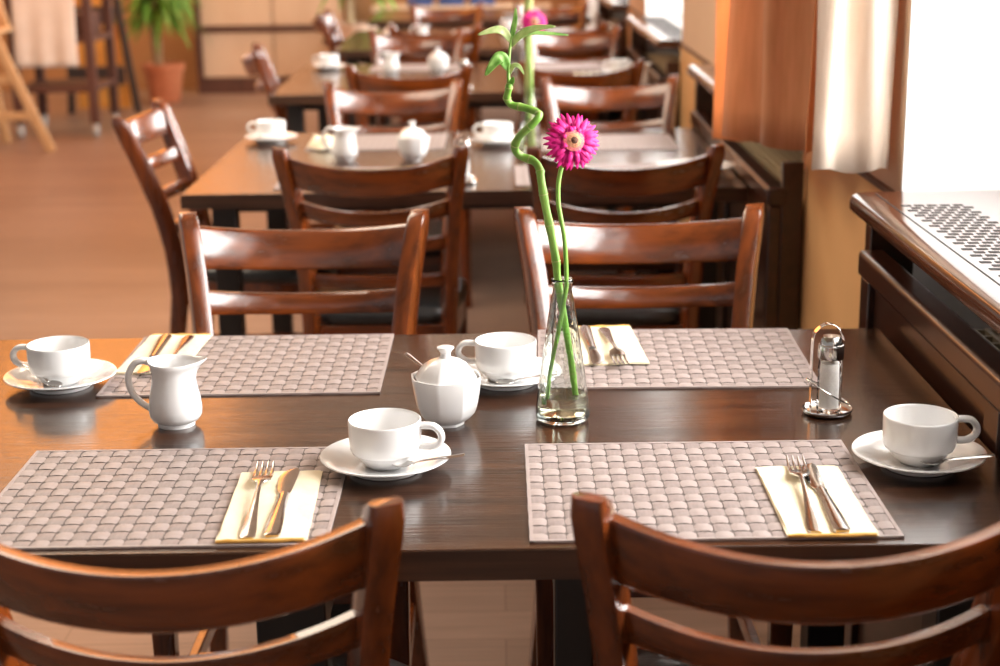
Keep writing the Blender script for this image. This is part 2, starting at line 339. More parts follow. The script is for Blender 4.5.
# ------------------------------------------------------------------ chairs
ZS = .455
def post_xy(z):
    x = interp([(0, .190), (.25, .172), (.45, .165), (.66, .173), (.78, .187), (.90, .207)], z)
    y = interp([(0, -.265), (.2, -.225), (.42, -.198), (.55, -.212), (.65, -.238), (.76, -.277), (.84, -.308), (.90, -.333)], z)
    return x, y
def chair_fn(label):
    t = thing('dining_chair', label, 'chair')
    # seat
    b = MB(); rings = []
    def outline(s, z, k=1.):
        pts = []
        for a in range(40):
            th = a / 40 * 2 * PI; c, sn = math.cos(th), math.sin(th)
            e = .35; x = abs(c) ** e * math.copysign(1, c); y = abs(sn) ** e * math.copysign(1, sn)
            w = lerp(.172, .212, (y + 1) / 2)
            pts.append((x * w * s, .012 + y * .200 * s + (0.008 if y > 0 else 0) * (1 - x * x), z))
        return pts
    for s, z in ((.97, .440), (1.0, .446), (1.012, .456), (1.0, .468), (.95, .478), (.80, .484), (.4, .487), (.05, .488)): rings.append(outline(s, z))
    b.ring_loft(rings); b.build('seat', 'leather', t, ang=60)
    b = MB()
    b.ring_loft([[(-.190, .186, z), (.190, .186, z), (.190, .166, z), (-.190, .166, z)] for z in (.375, .440)])
    b.ring_loft([[(-.158, -.190, z), (.158, -.190, z), (.158, -.172, z), (-.158, -.172, z)] for z in (.375, .440)])
    for s in (-1, 1): b.ring_loft([[(s * .150, -.19, z), (s * .170, -.19, z), (s * .200, .186, z), (s * .180, .186, z)] for z in (.375, .440)])
    b.build('seat_frame', 'wood_x', t, bevel=.002)
    for s in (-1, 1):
        # rear post with the back leg
        zs = [0, .1, .2, .3, .4, .47, .53, .59, .65, .70, .75, .79, .83, .86, .88, .892, .897]
        rings = []
        for z in zs:
            x, y = post_xy(z); x2, y2 = post_xy(z + .01); x1, y1 = post_xy(max(z - .01, 0))
            k = (y2 - y1) / ((z + .01) - max(z - .01, 0))
            hx = .0172; hy = interp([(0, .016), (.3, .022), (.45, .026), (.7, .024), (.85, .021), (.885, .017), (.897, .009)], z)
            if z > .885: hx = .0152
            rot = s * R(18) * min(1, z / .6)
            ring = []
            for dx, dy in ((-1, -1), (-1, -.6), (-1, .6), (-1, 1), (-.6, 1), (.6, 1), (1, 1), (1, .6), (1, -.6), (1, -1), (.6, -1), (-.6, -1)):
                cr = .78 if abs(dx) == 1 and abs(dy) == 1 else 1
                ax, ay = dx * hx * (cr if cr == 1 else .86), dy * hy * (cr if cr == 1 else .93)
                ca_, sa_ = math.cos(rot), math.sin(rot)
                rx, ry = ax * ca_ - ay * sa_, ax * sa_ + ay * ca_
                ring.append((s * x + rx, y + ry, z - ry * k * .9 + (-.004 if z > .89 and dy > 0 else 0)))
            rings.append(ring)
        b = MB(); b.ring_loft(rings); b.build('back_post', 'wood_z', t, ang=50, sub=0)
        b = MB(); b.ring_loft([[(s * .182 + dx * w, .172 + dy * w, z) for dx, dy in ((-1, -1), (1, -1), (1, 1), (-1, 1))] for z, w in ((0, .0125), (.30, .017), (.44, .019))])
        b.build('front_leg', 'wood_z', t, bevel=.003)
        b = MB(); b.box(-.009, .009, -.395 / 2, .375 / 2, .17, .20, T=Matrix.Translation((s * .179, -.018, 0)) @ Matrix.Rotation(-s * R(.5), 4, 'Z'))
        b.build('side_stretcher', 'wood_x', t, bevel=.003)
    b = MB(); b.box(-.172, .172, -.014, .004, .175, .20); b.build('cross_stretcher', 'wood_x', t, bevel=.003)
    def rail(name, zt, h, bow, dip, th, mat_='wood_x', tilt=.37):
        b = MB(); rings = []; n = 25
        zc = zt - h / 2; px, py = post_xy(zc)
        for i in range(n):
            u = -1 + 2 * i / (n - 1); x = u * (px - .004)
            q = 1 - u * u
            y = py - bow * q + .004; zo = -dip * q
            slope = 2 * bow * u / px        # dy/dx
            tv = Vector((1, slope, 0)).normalized(); nv = Vector((-tv.y, tv.x, 0))
            ring = []
            hh = h / 2 + .003 * abs(u) ** 3
            for a, c in ((-1, -.72), (-.72, -1), (.72, -1), (1, -.72), (1, .72), (.72, 1), (-.72, 1), (-1, .72)):
                # a across thickness, c along height
                fa = a * th / 2; fc = (abs(c) ** 3 if abs(c) < 1 else 1)
                cz = math.copysign((hh - .0045) if abs(c) < 1 else hh, c)
                p = Vector((x, y, zc + zo)) + nv * (fa) + Vector((0, -tilt * cz, cz))
                ring.append(p)
            rings.append(ring)
        b.ring_loft(rings); return b.build(name, mat_, t, ang=50)
    rail('crest_rail', .872, .066, .066, .021, .020)
    rail('back_rail', .764, .034, .060, .019, .017, tilt=.34)
    rail('back_rail', .672, .030, .040, .006, .017, tilt=.28)
    rail('back_rail', .575, .030, .030, .000, .017, tilt=.18)
    return t
CHAIR = Proto(chair_fn)
chairs = [
    (-.312, 1.640, 0, 'brown ladder-back chair in the left foreground, seen from behind', 'near side chairs of the front table'),
    (.291, 1.640, -1.5, 'brown ladder-back chair in the right foreground, seen from behind', 'near side chairs of the front table'),
    (-.349, 2.405, 180, 'orange-brown ladder-back chair facing us behind the left woven mats', 'far side chairs of the front table'),
    (.247, 2.415, 180, 'orange-brown ladder-back chair facing us behind the flower vase', 'far side chairs of the front table'),
    (-.292, 3.855, 0, 'dark ladder-back chair seen from behind, left at near side of second table', 'near side chairs of the second table'),
    (.282, 3.815, 0, 'dark ladder-back chair seen from behind, right at near side of second table', 'near side chairs of the second table'),
    (-.672, 4.33, -93, 'ladder-back chair with white sheen at the left end of the second table', None),
    (-.335, 4.66, 180, 'chair facing us at the far side of the second table, left one', 'far side chairs of the second table'),
    (.355, 4.70, 180, 'chair facing us at the far side of the second table, right one by wall', 'far side chairs of the second table'),
    (-.315, 5.86, 0, 'dark curved-back chair at near side of third table, left one', 'near side chairs of the third table'),
    (.295, 5.92, 0, 'dark curved-back chair at near side of third table, right one', 'near side chairs of the third table'),
    (-.655, 6.45, -82, 'narrow-looking side-on chair at the left end of the third table', None),
    (-.375, 6.98, 180, 'blurred chair facing us at the far side of the third table, left one', 'far side chairs of the third table'),
    (.345, 6.98, 180, 'blurred orange chair facing us at the far side of the third table, right one', 'far side chairs of the third table'),
    (-.30, 7.92, 0, 'blurred dark chair at near side of the fourth table, left one', 'near side chairs of the fourth table'),
    (.30, 7.92, 0, 'blurred dark chair at near side of the fourth table, right one', 'near side chairs of the fourth table'),
    (-.63, 8.75, -90, 'blurred side-on chair at the left end of the fourth table', None),
    (-.30, 9.15, 180, 'blurred chair facing us at far side of the fourth table, left one', 'far side chairs of the fourth table'),
    (.32, 9.15, 180, 'blurred chair facing us at far side of the fourth table, right one', 'far side chairs of the fourth table'),
]
for x, y, a, lab, g in chairs: CHAIR((x, y, 0), R(a), lab, g)

# ------------------------------------------------------------------ tables
def table(name_label, x0, x1, y0, y1, mid=()):
    cx, cy = (x0 + x1) / 2, (y0 + y1) / 2; w, d = (x1 - x0) / 2, (y1 - y0) / 2
    t = thing('dining_table', name_label, 'table', (cx, cy, 0), 0, 'dining tables along the windows')
    b = MB(); b.box(-w, w, -d, d, .7135, .75); b.build('tabletop', 'table', t, bevel=.0015)
    b = MB(); b.box(-w - .0008, w + .0004, -d - .0008, d + .0008, .7145, .7485); b.build('edge_band', 'table_edge', t, smooth=False)
    b = MB()
    b.box(-w + .09, w - .09, -d + .22, -d + .24, .665, .713); b.build('apron', 'leg_black', t, bevel=.001)
    b = MB(); b.box(-w + .09, w - .09, d - .24, d - .22, .665, .713); b.build('apron', 'leg_black', t, bevel=.001)
    for sx in (-1, 1):
        for sy in (-1, 1):
            b = MB(); b.box(-.03, .03, -.03, .03, 0, .713, T=Matrix.Translation((sx * (w - .09), sy * (d - .10), 0))); b.build('leg', 'leg_black', t, bevel=.003)
    for xw, hw in mid:
        xm = xw - cx
        for sy in (-1, 1):
            b = MB(); b.box(xm - hw, xm + hw, sy * (d - .12) - .025, sy * (d - .12) + .025, 0, .713); b.build('leg', 'leg_black', t, bevel=.003)
        b = MB(); b.box(xm - .012, xm + .012, -d + .145, d - .145, .50, .56); b.build('leg_rail', 'leg_black', t, bevel=.002)
    return t
table('dark brown table in front, fully laid with four woven mats', -1.05, .604, 1.541, 2.425, ((.078, .022), (-.245, .04)))
table('second dark table, orange sheen at its left end, behind the front chairs', -.778, .604, 3.765, 4.86)
table('third table back, blurred, with sugar bowl and cup', -.872, .604, 5.94, 7.16)
table('fourth table back, strongly blurred, near the wall of windows', -.83, .604, 7.93, 9.32)
table('farthest table, strongly blurred at the top edge of the photo', -.83, .604, 10.2, 11.4)
TZ = .7502

# ------------------------------------------------------------------ woven placemat
def mat_fn(label):
    t = None
    W, D = .400, .317; nx, ny = 20, 14; cw, cd = W / nx, D / ny
    b = MB(); K = 4
    b.box(-W / 2 + .002, W / 2 - .002, -D / 2 + .002, D / 2 - .002, 0.0, .0011, mi=2)
    for i in range(nx):
        for j in range(ny):
            horiz = (i + j) % 2 == 0
            x0, y0 = -W / 2 + i * cw, -D / 2 + j * cd
            base = len(b.v)
            e = .04
            for q in range(K + 1):
                for p in range(K + 1):
                    u, v = p / K, q / K
                    s = u if horiz else v
                    hgt = .0010 + .0016 * math.sin(PI * min(1, max(0, s))) ** .35
                    r = v if horiz else u
                    if r in (0, 1): hgt -= .0006
                    b.v.append((x0 + lerp(e, 1 - e, u) * cw if not horiz else x0 + lerp(-.02, 1.02, u) * cw,
                                y0 + lerp(e, 1 - e, v) * cd if horiz else y0 + lerp(-.02, 1.02, v) * cd, hgt))
            for q in range(K):
                for p in range(K):
                    a = base + q * (K + 1) + p
                    b.f.append((a, a + 1, a + K + 2, a + K + 1)); b.mi.append(0 if horiz else 1)
    # stitched border
    for (xa, xb, ya, yb) in ((-W / 2, W / 2, -D / 2, -D / 2 + .004), (-W / 2, W / 2, D / 2 - .004, D / 2), (-W / 2, -W / 2 + .004, -D / 2, D / 2), (W / 2 - .004, W / 2, -D / 2, D / 2)):
        b.box(xa, xb, ya, yb, .0, .0026)
    o = b.build('placemat', ['mat_a', 'mat_b', 'mat_gap'], None, ang=35); return tag(o, label, 'placemat')
PM = Proto(mat_fn)
G1 = 'woven placemats on the front table'; G2 = 'woven placemats on the second table'; G3 = 'woven placemats on the third table'
mats = [(-.390, 1.713, 0, 'grey-brown woven placemat, front left on the front table', G1), (.227, 1.714, 0, 'grey-brown woven placemat, front right, below the vase', G1),
        (-.373, 2.262, 0, 'grey-brown woven placemat behind the milk jug, back left', G1), (.254, 2.268, -1.5, 'grey-brown woven placemat beside the salt shaker, back right', G1),
        (-.36, 4.63, 0, 'blurred placemat at far left of the second table', G2), (.31, 4.56, 0, 'blurred placemat at far right of the second table', G2),
        (-.36, 3.98, 0, 'placemat at near left of the second table', G2), (.24, 3.98, 0, 'placemat at near right of the second table', G2),
        (-.36, 6.95, 0, 'blurred placemat at far left of the third table', G3), (.33, 6.92, 0, 'blurred placemat at far right of the third table', G3),
        (-.36, 6.20, 0, 'blurred placemat at near left of the third table', G3), (.30, 6.20, 0, 'blurred placemat at near right of the third table', G3)]
for x, y, a, lab, g in mats: PM((x, y, TZ), R(a), lab, g)
MZ = TZ + .0030

# ------------------------------------------------------------------ napkins
def napkin_fn(label, W=.098, D=.215):
    b = MB(); nx, ny = 12, 20
    def sheet(z, seed, sx, sy, rot, mi, th):
        rr = random.Random(seed); ph = rr.random() * 6
        for side in (1,):
            rings = []
            for j in range(ny + 1):
                row_t = []; row_b = []
                for i in range(nx + 1):
                    u, v = i / nx - .5, j / ny - .5
                    x = u * W * sx + v * rot; y = v * D * sy - u * rot
                    zz = z + .0006 * math.sin(u * 11 + ph + v * 5) + .0005 * math.sin(v * 17 + ph + u * 4)
                    row_t.append((x, y, zz + th)); row_b.append((x, y, zz))
                rings.append(row_t + row_b[::-1])
            b.ring_loft(rings, mi=mi)
    sheet(.0, 1, 1.0, 1.0, 0.000, 0, .0009); sheet(.0009, 2, .985, .99, .002, 0, .0009); sheet(.0018, 3, .97, .985, -.002, 0, .0009)
    o = b.build('napkin', ['napkin'], None, ang=60)
    f = MB(); pts = [(lerp(-W / 2 + .001, W / 2 - .003, i / 8), -D / 2 - .0005 + .0006 * math.sin(i), .0018 + .0004 * math.sin(i * 2)) for i in range(9)]
    f.tube(pts, [.0018 + .0006 * abs(math.sin(i * 1.3)) for i in range(9)], n=8)
    fo = f.build('folded_edge', 'napkin_edge', o); fo['label'] = 'deep yellow folded edge'
    return tag(o, label, 'napkin')
NAP = Proto(napkin_fn)
NZ = MZ + .0003
G = 'cream paper napkins on the front table'
naps = [(.351, 1.671, 0, 'cream folded napkin on the front right placemat', G), (-.264, 1.677, 1.5, 'cream folded napkin on the front left placemat', G),
        (-.518, 2.322, 178, 'cream folded napkin behind the milk jug', G), (.164, 2.338, 183, 'cream folded napkin just right of the vase', G),
        ]
for x, y, a, lab, g in naps: NAP((x, y - .009, NZ), R(a), lab, g)
CZ = NZ + .0030

# ------------------------------------------------------------------ cutlery (along +Y, origin at handle end)
def strip(b, tab, th=.0018, crown=.0008, n=6, mi=0):
    rings = []
    for y, z, w, xo in tab:
        top = [(xo + w / 2 * (2 * i / n - 1), y, z + th + crown * (1 - (2 * i / n - 1) ** 2)) for i in range(n + 1)]
        bot = [(xo + w / 2 * (2 * i / n - 1), y, z) for i in range(n + 1)][::-1]
        rings.append(top + bot)
    b.ring_loft(rings, mi=mi)
def dense(tab, n=4):
    out = []
    for i in range(len(tab) - 1):
        for k in range(n): out.append(tuple(lerp(p, q, k / n) for p, q in zip(tab[i], tab[i + 1])))
    out.append(tab[-1]); return out
def fork_fn(label):
    b = MB()
    hd = [(0, .0, .012, 0), (.004, 0, .0165, 0), (.02, .001, .0165, 0), (.06, .003, .0115, 0), (.10, .006, .0072, 0), (.135, .008, .0055, 0), (.150, .008, .0068, 0), (.156, .0078, .015, 0), (.163, .007, .0225, 0), (.178, .0045, .0245, 0)]
    strip(b, dense(hd, 3), .0018, .0010)
    o = b.build('fork', 'steel', None, ang=50)
    b = MB()
    for k in range(4):
        x = -.0098 + k * .00653
        tab = [(.177, .0045, .0044, x), (.190, .0030, .0038, x), (.205, .0028, .0034, x), (.220, .0045, .0028, x * .97), (.227, .0062, .0015, x * .96)]
        strip(b, tab, .0014, .0004, n=3)
    b.build('tines', 'steel', o, ang=50)
    return tag(o, label, 'fork')
def knife_fn(label):
    b = MB()
    hd = [(0, 0, .014, 0), (.004, 0, .018, 0), (.03, 0, .0175, 0), (.08, 0, .0135, 0), (.115, 0, .0115, 0), (.122, 0, .0135, 0), (.126, .0, .011, 0)]
    strip(b, dense(hd, 3), .0032, .0022); o = b.build('knife', 'steel', None, ang=50)
    b = MB()
    bl = [(.124, .0012, .010, 0), (.135, .0012, .016, -.0012), (.160, .0012, .0195, -.0016), (.185, .0012, .0205, -.0010), (.200, .0012, .018, .0006), (.208, .0012, .012, .003), (.212, .0012, .004, .0055)]
    strip(b, dense(bl, 3), .0010, .0006); b.build('blade', 'steel', o, ang=50)
    return tag(o, label, 'knife')
def spoon_fn(label):
    # origin at bowl centre; handle towards +X
    b = MB(); nu, nv = 20, 8; rings = []
    for k in range(nv + 1):
        rr_ = k / nv
        rings.append([((.020 if math.cos(a) < 0 else .022) * rr_ * math.cos(a), .0125 * rr_ * math.sin(a), -.0045 * (1 - rr_ ** 2) + .0045) for a in [i / nu * 2 * PI for i in range(nu)]])
    rings[0] = [(1e-5 * math.cos(i / nu * 2 * PI), 1e-5 * math.sin(i / nu * 2 * PI), 0) for i in range(nu)]
    b.ring_loft(rings, caps=False)
    o = b.build('teaspoon', 'steel', None, solid=.0010, ang=60)
    b = MB(); P = [(.020, 0, .0042), (.030, 0, .0065), (.055, 0, .0085), (.085, 0, .0105), (.108, 0, .0125), (.114, 0, .013)]
    W = [.0024, .0024, .0030, .0048, .0062, .0030]
    rings = []
    for (x, y, z), w in zip(smooth_path(P, 4), [interp(list(zip([0, 4, 8, 12, 16, 20], W)), i) for i in range(21)]):
        rings.append([(x, -w, z), (x, -w * .4, z + .0014), (x, w * .4, z + .0014), (x, w, z), (x, w * .4, z - .0003), (x, -w * .4, z - .0003)])
    b.ring_loft(rings); b.build('handle', 'steel', o, ang=60)
    return tag(o, label, 'teaspoon')
FORK, KNIFE, SPOON = Proto(fork_fn), Proto(knife_fn), Proto(spoon_fn)
def aim(p, q):  # rotation that turns +Y towards p->q
    return math.atan2(-(q[0] - p[0]), q[1] - p[1])
GF, GK = 'forks on the front table', 'knives on the front table'
for e, tip, lab in (((.333, 1.578), (.352, 1.807), 'steel fork on the napkin of the front right place'), ((-.276, 1.582), (-.287, 1.799), 'steel fork on the napkin of the front left place'),
                    ((.163, 2.440), (.172, 2.275), 'steel fork on the napkin right of the vase'), ((-.497, 2.425), (-.492, 2.24), 'steel fork behind the milk jug')):
    FORK((e[0], e[1] - .020, CZ), aim(e, tip), lab, GF)
for e, tip, lab in (((.3655, 1.578), (.368, 1.787), 'steel table knife on the napkin of the front right place'), ((-.246, 1.585), (-.250, 1.784), 'steel table knife on the napkin of the front left place'),
                    ((.137, 2.444), (.146, 2.229), 'steel table knife on the napkin right of the vase'), ((-.530, 2.425), (-.521, 2.21), 'steel table knife behind the milk jug')):
    KNIFE((e[0] - .004, e[1] - .020, CZ), aim(e, tip), lab, GK)

# ------------------------------------------------------------------ porcelain
def cup_fn(label):
    prof = [(0, .003), (.019, .003), (.0205, 0), (.024, 0), (.0262, .0025), (.033, .0095), (.0372, .0155), (.0388, .0170), (.0412, .0185), (.0430, .0225), (.0438, .030), (.0443, .0560), (.0440, .0576), (.0430, .0582), (.0420, .0574), (.0415, .0545), (.0408, .026), (.0385, .0205), (.034, .0150), (.024, .0075), (0, .0065)]
    b = MB(); b.lathe(prof, 56); o = b.build('coffee_cup', 'porcelain', None, ang=50)
    b = MB(); P = smooth_path([(.0415, 0, .0505), (.050, 0, .0515), (.060, 0, .0505), (.067, 0, .045), (.0695, 0, .0375), (.067, 0, .0305), (.060, 0, .0255), (.050, 0, .0245), (.0415, 0, .0255)], 5)
    b.tube(P, .0043, n=12, up=(0, 1, 0), flat=1.5)
    b.build('handle', 'porcelain', o, ang=60)
    return tag(o, label, 'cup')
def saucer_fn(label):
    prof = [(0, .0035), (.038, .0035), (.0395, 0), (.0435, 0), (.045, .0045), (.060, .0095), (.0765, .0158), (.0790, .0175), (.0785, .0190), (.0760, .0190), (.060, .0130), (.044, .0078), (.030, .0062), (.0285, .0050), (0, .0050)]
    b = MB(); b.lathe(prof, 72, mod=lambda a, z: 1 + (.008 * abs(math.cos(a * 3)) if z > .009 else 0)); o = b.build('saucer', 'porcelain', None, ang=50)
    return tag(o, label, 'saucer')
CUP, SAUCER = Proto(cup_fn), Proto(saucer_fn)
GC, GS, GT = 'white coffee cups', 'white saucers', 'teaspoons on the saucers'
cups = [(-.143, 1.795, -8, 'at the front table, between front left mat and sugar bowl', 20), (.501, 1.783, 3, 'at the right end of the front table, near the wall', 10),
        (.005, 2.150, 168, 'behind the white sugar bowl, left of the vase', 235), (-.637, 2.163, 172, 'at the far left of the front table', 222)]
for x, y, a, lab, sp in cups:
    SAUCER((x, y, TZ + .0005), 0, 'white saucer ' + lab, GS); CUP((x, y, TZ + .0056), R(a), 'white coffee cup ' + lab, GC)
def spoon_at(x, y, a, lab, z=TZ + .0135, tilt=0.):
    o = SPOON((x, y, z), R(a), lab, GT); o.rotation_euler = (0, -R(tilt), R(a)); o.scale = (.66, .9, .9); return o
spoon_at(-.143 + .022, 1.795 - .030, 10, 'teaspoon with its handle out to the right, cup nearest the sugar bowl', tilt=-1, z=TZ + .0125)
spoon_at(.501 + .006, 1.783 - .034, 2, 'teaspoon with its handle pointing at the wall, rightmost saucer', tilt=-1, z=TZ + .0125)
spoon_at(.003, 2.150 - .050, 12, 'teaspoon lying in front of the cup behind the sugar bowl', tilt=0, z=TZ + .0125)
spoon_at(-.637 + .005, 2.163 - .052, 140, 'teaspoon reflecting orange on the leftmost saucer', tilt=6, z=TZ + .0145)

def oct_mod(a, z, amt=.55):
    k = math.cos(PI / 8) / math.cos(((a + PI / 8) % (PI / 4)) - PI / 8)
    return 1 + (k - 1) * amt + .02
def sugar_fn(label):
    t = thing('sugar_bowl', label, 'sugar bowl')
    prof = [(0, .004), (.019, .004), (.020, 0), (.0225, 0), (.0235, .004), (.031, .009), (.0375, .017), (.0415, .030), (.0445, .048), (.0465, .0635), (.0462, .0660), (.0440, .0660), (.0425, .060), (.040, .045), (.034, .018), (.02, .010), (0, .009)]
    b = MB(); b.lathe(prof, 96, mod=oct_mod); b.build('bowl', 'porcelain', t, ang=28)
    lid = [(0, .0600), (.0405, .0612), (.0410, .0640), (.0385, .0675), (.0345, .0745), (.0280, .0815), (.0195, .0868), (.0115, .0893), (.0075, .0905)]
    b = MB(); b.lathe(lid, 96, mod=oct_mod)
    b.lathe([(.0085, .0895), (.0068, .0930), (.0066, .0965), (.0100, .1015), (.0115, .1030), (.0112, .1046), (.007, .1060), (.0, .1063)], 32)
    b.build('lid', 'porcelain', t, ang=28); return t
SUGAR = Proto(sugar_fn)
SUGAR((-.074, 1.968, TZ), R(10), 'white octagonal sugar bowl with knobbed lid on the front table', 'sugar bowls')
s2 = dup(SPOON.root, (-.085, 1.952, TZ + .0555), R(0), 'teaspoon sticking out from under the lid of the front sugar bowl'); 
for ch in s2.children: pass
s2.location = (-.060, 1.951, TZ + .044); s2.rotation_euler = (0, -R(22), R(146)); s2.scale = (.82, .82, .82)
if 'group' in s2: del s2['group']

def jug_fn(label):
    t = thing('milk_jug', label, 'milk jug')
    prof = [(0, .004), (.021, .004), (.022, 0), (.0245, 0), (.0250, .0035), (.0245, .0055), (.031, .0085), (.0345, .015), (.0350, .024), (.0335, .038), (.0305, .052), (.0285, .064), (.0285, .073), (.0305, .081), (.0330, .0865),
            (.0322, .0878), (.0305, .0868), (.0280, .080), (.0265, .072), (.0265, .064), (.0285, .052), (.0315, .038), (.033, .024), (.031, .014), (.02, .010), (0, .009)]
    b = MB(); n = 64; rings = []
    for r, z in prof:
        r = max(r, 1e-5); ring = []
        for k in range(n):
            a = k / n * 2 * PI; w = max(0, math.cos(a)) ** 7; f = max(0, (z - .055) / .032)
            q = w * f; rr2 = r * (1 + .42 * q * f) if r > .002 else r
            # rim runs up into the spout and up to the handle, lower between
            dz = (.0045 * q * f + .003 * max(0, -math.cos(a)) ** 3 * f * f)
            ring.append((rr2 * math.cos(a), rr2 * math.sin(a) * (1 - .12 * w * f), z + dz))
        rings.append(ring)
    b.ring_loft(rings); b.build('body', 'porcelain', t, ang=60)
    b = MB(); P = smooth_path([(-.030, 0, .0855), (-.040, 0, .0880), (-.050, 0, .0845), (-.0590, 0, .0720), (-.0610, 0, .058), (-.0565, 0, .043), (-.047, 0, .031), (-.0335, 0, .0215)], 6)
    b.tube(P, [lerp(.0050, .0040, i / (len(P) - 1)) for i in range(len(P))], n=10, up=(0, 1, 0), flat=1.4); b.build('handle', 'porcelain', t, ang=60)
    return t
JUG = Proto(jug_fn)
JUG((-.434, 1.978, TZ), R(-4), 'white porcelain milk jug with curved handle on the front table', 'milk jugs')

# ------------------------------------------------------------------ vase, water, bamboo, gerbera
def vase_fn(label):
    t = thing('vase', label, 'vase')
    out = [(0, .0), (.030, .0), (.0345, .002), (.0362, .006), (.0360, .013), (.0330, .035), (.0290, .065), (.0245, .098), (.0200, .130), (.0155, .160), (.0132, .172), (.0125, .178), (.0128, .183), (.0146, .1875), (.0150, .1900), (.0142, .1918)]
    inn = [(.0128, .1910), (.0118, .186), (.0108, .178), (.0112, .172), (.0134, .160), (.0178, .130), (.0222, .098), (.0266, .065), (.0306, .035), (.0334, .014), (.0330, .0075), (.029, .0052), (0, .0050)]
    md = lambda a, z: 1 + (.022 * math.cos(a * 8) * math.sin(z * 210) ** 2 if .03 < z < .165 else 0)
    b = MB(); b.lathe(out + inn, 72, mod=md); b.build('glass_body', 'glass', t, ang=70)
    w = [(0, .0053), (.0286, .0055), (.0324, .0082), (.0329, .0140), (.0304, .0335), (.0303, .0342), (0, .0340)]
    b = MB(); b.lathe(w, 48); b.build('water', 'water', t, ang=50)
    return t
VASE = Proto(vase_fn)
VASE((.0795, 1.980, TZ), 0, 'clear tapered glass vase with water, in the middle of the front table', 'glass flower vases')

def bamboo_fn(label):
    t = thing('bamboo_stalk', label, 'bamboo stalk')
    o0 = Vector((.0795, 1.98, .7502))
    pts = [(.0968, 1.98, .783), (.0906, 1.98, .8313), (.0829, 1.98, .8791), (.0734, 1.98, .9411), (.0714, 1.98, .965), (.0644, 1.98, 1.006), (.0576, 1.98, 1.0413), (.0527, 1.98, 1.0724), (.0510, 1.985, 1.0845), (.0436, 1.992, 1.0939), (.0276, 1.997, 1.0994), (.0196, 1.990, 1.1112), (.0251, 1.977, 1.127), (.0351, 1.966, 1.1382), (.0447, 1.962, 1.1476), (.0502, 1.964, 1.1548), (.0463, 1.972, 1.1595), (.0318, 1.982, 1.1632), (.0160, 1.990, 1.1664), (.0105, 1.988, 1.1753), (.0125, 1.980, 1.186), (.0138, 1.978, 1.1945)]
    P = smooth_path([Vector(p) - o0 for p in pts], 6); n = len(P); nodes = [4, 16, 24, 31, 38, 46, 56, 68, 80, 92, 104, 114, 122]
    rad = []
    for i in range(n):
        r = interp([(0, .0042), (30, .0052), (60, .0050), (100, .0047), (n - 1, .0042)], i)
        for k in nodes:
            if abs(i - k) < 1.5: r += .0005
        rad.append(r)
    b = MB(); b.tube(P, rad, 14); b.build('stalk', 'stem', t, ang=70)
    b = MB()
    for k in nodes:
        if 0 < k < n - 1:
            d = (P[k + 1] - P[k - 1]).normalized(); b.tube([P[k] - d * .0006, P[k] + d * .0006], rad[k] + .0005, 14)
    b.build('node_rings', 'stem_node', t, ang=50)
    sp = smooth_path([Vector(p) - o0 for p in [(.0140, 1.978, 1.188), (.0125, 1.98, 1.2048), (.0136, 1.98, 1.2271), (.0157, 1.98, 1.2437), (.0172, 1.98, 1.2529)]], 6)
    b = MB(); b.tube(sp, [lerp(.0026, .0012, i / (len(sp) - 1)) for i in range(len(sp))], 10); b.build('shoot', 'stem', t, ang=70)
    def leaf(path, w, m='leaf', nrm=(0, -1, .5), curl=.25):
        P = smooth_path([Vector(p) - o0 for p in path], 6); n = len(P); rings = []
        for i, p in enumerate(P):
            u = i / (n - 1); tt = (P[min(i + 1, n - 1)] - P[max(i - 1, 0)]).normalized(); nv = Vector(nrm); sd = tt.cross(nv).normalized(); up = sd.cross(tt).normalized()
            ww = w * (math.sin(PI * min(1, u * .93 + .06)) ** .8) * (1 - .2 * u) + .0004
            rings.append([p + sd * ww * s + up * (abs(s) * ww * curl) for s in (-1, -.5, 0, .5, 1)])
        b = MB(); b.ring_loft(rings, closed=False, caps=False); return b.build('leaf', m, t, solid=.0004, ang=80)
    leaf([(.0165, 1.98, 1.240), (.0185, 1.98, 1.258), (.0215, 1.979, 1.272), (.0225, 1.978, 1.2875)], .0032)
    leaf([(.0163, 1.98, 1.2456), (.0080, 1.977, 1.258), (-.004, 1.972, 1.2612), (-.0248, 1.966, 1.2560)], .0056, 'leaf_pale')
    leaf([(.0128, 1.98, 1.2110), (.0050, 1.974, 1.226), (-.003, 1.968, 1.2235), (-.0165, 1.962, 1.2060)], .0085, 'leaf')
    leaf([(.0162, 1.98, 1.2406), (.0276, 1.976, 1.254), (.0464, 1.972, 1.2624), (.0713, 1.966, 1.2650)], .0052, 'leaf_pale')
    leaf([(.0180, 1.982, 1.2431), (.0376, 1.985, 1.2551), (.0626, 1.99, 1.2548), (.0888, 1.995, 1.252)], .0024, 'leaf')
    leaf([(.0134, 1.98, 1.2045), (.0185, 1.978, 1.2159), (.026, 1.976, 1.2158), (.0322, 1.975, 1.2057)], .0028, 'leaf_pale')
    leaf([(.0138, 1.98, 1.188), (.0165, 1.976, 1.196), (.0180, 1.974, 1.200), (.0190, 1.972, 1.2025)], .0030, 'leaf')
    return t
BAM = Proto(bamboo_fn)
BAM((.0795, 1.98, .7502), 0, 'spiral green bamboo stalk with small leaves in the front vase')

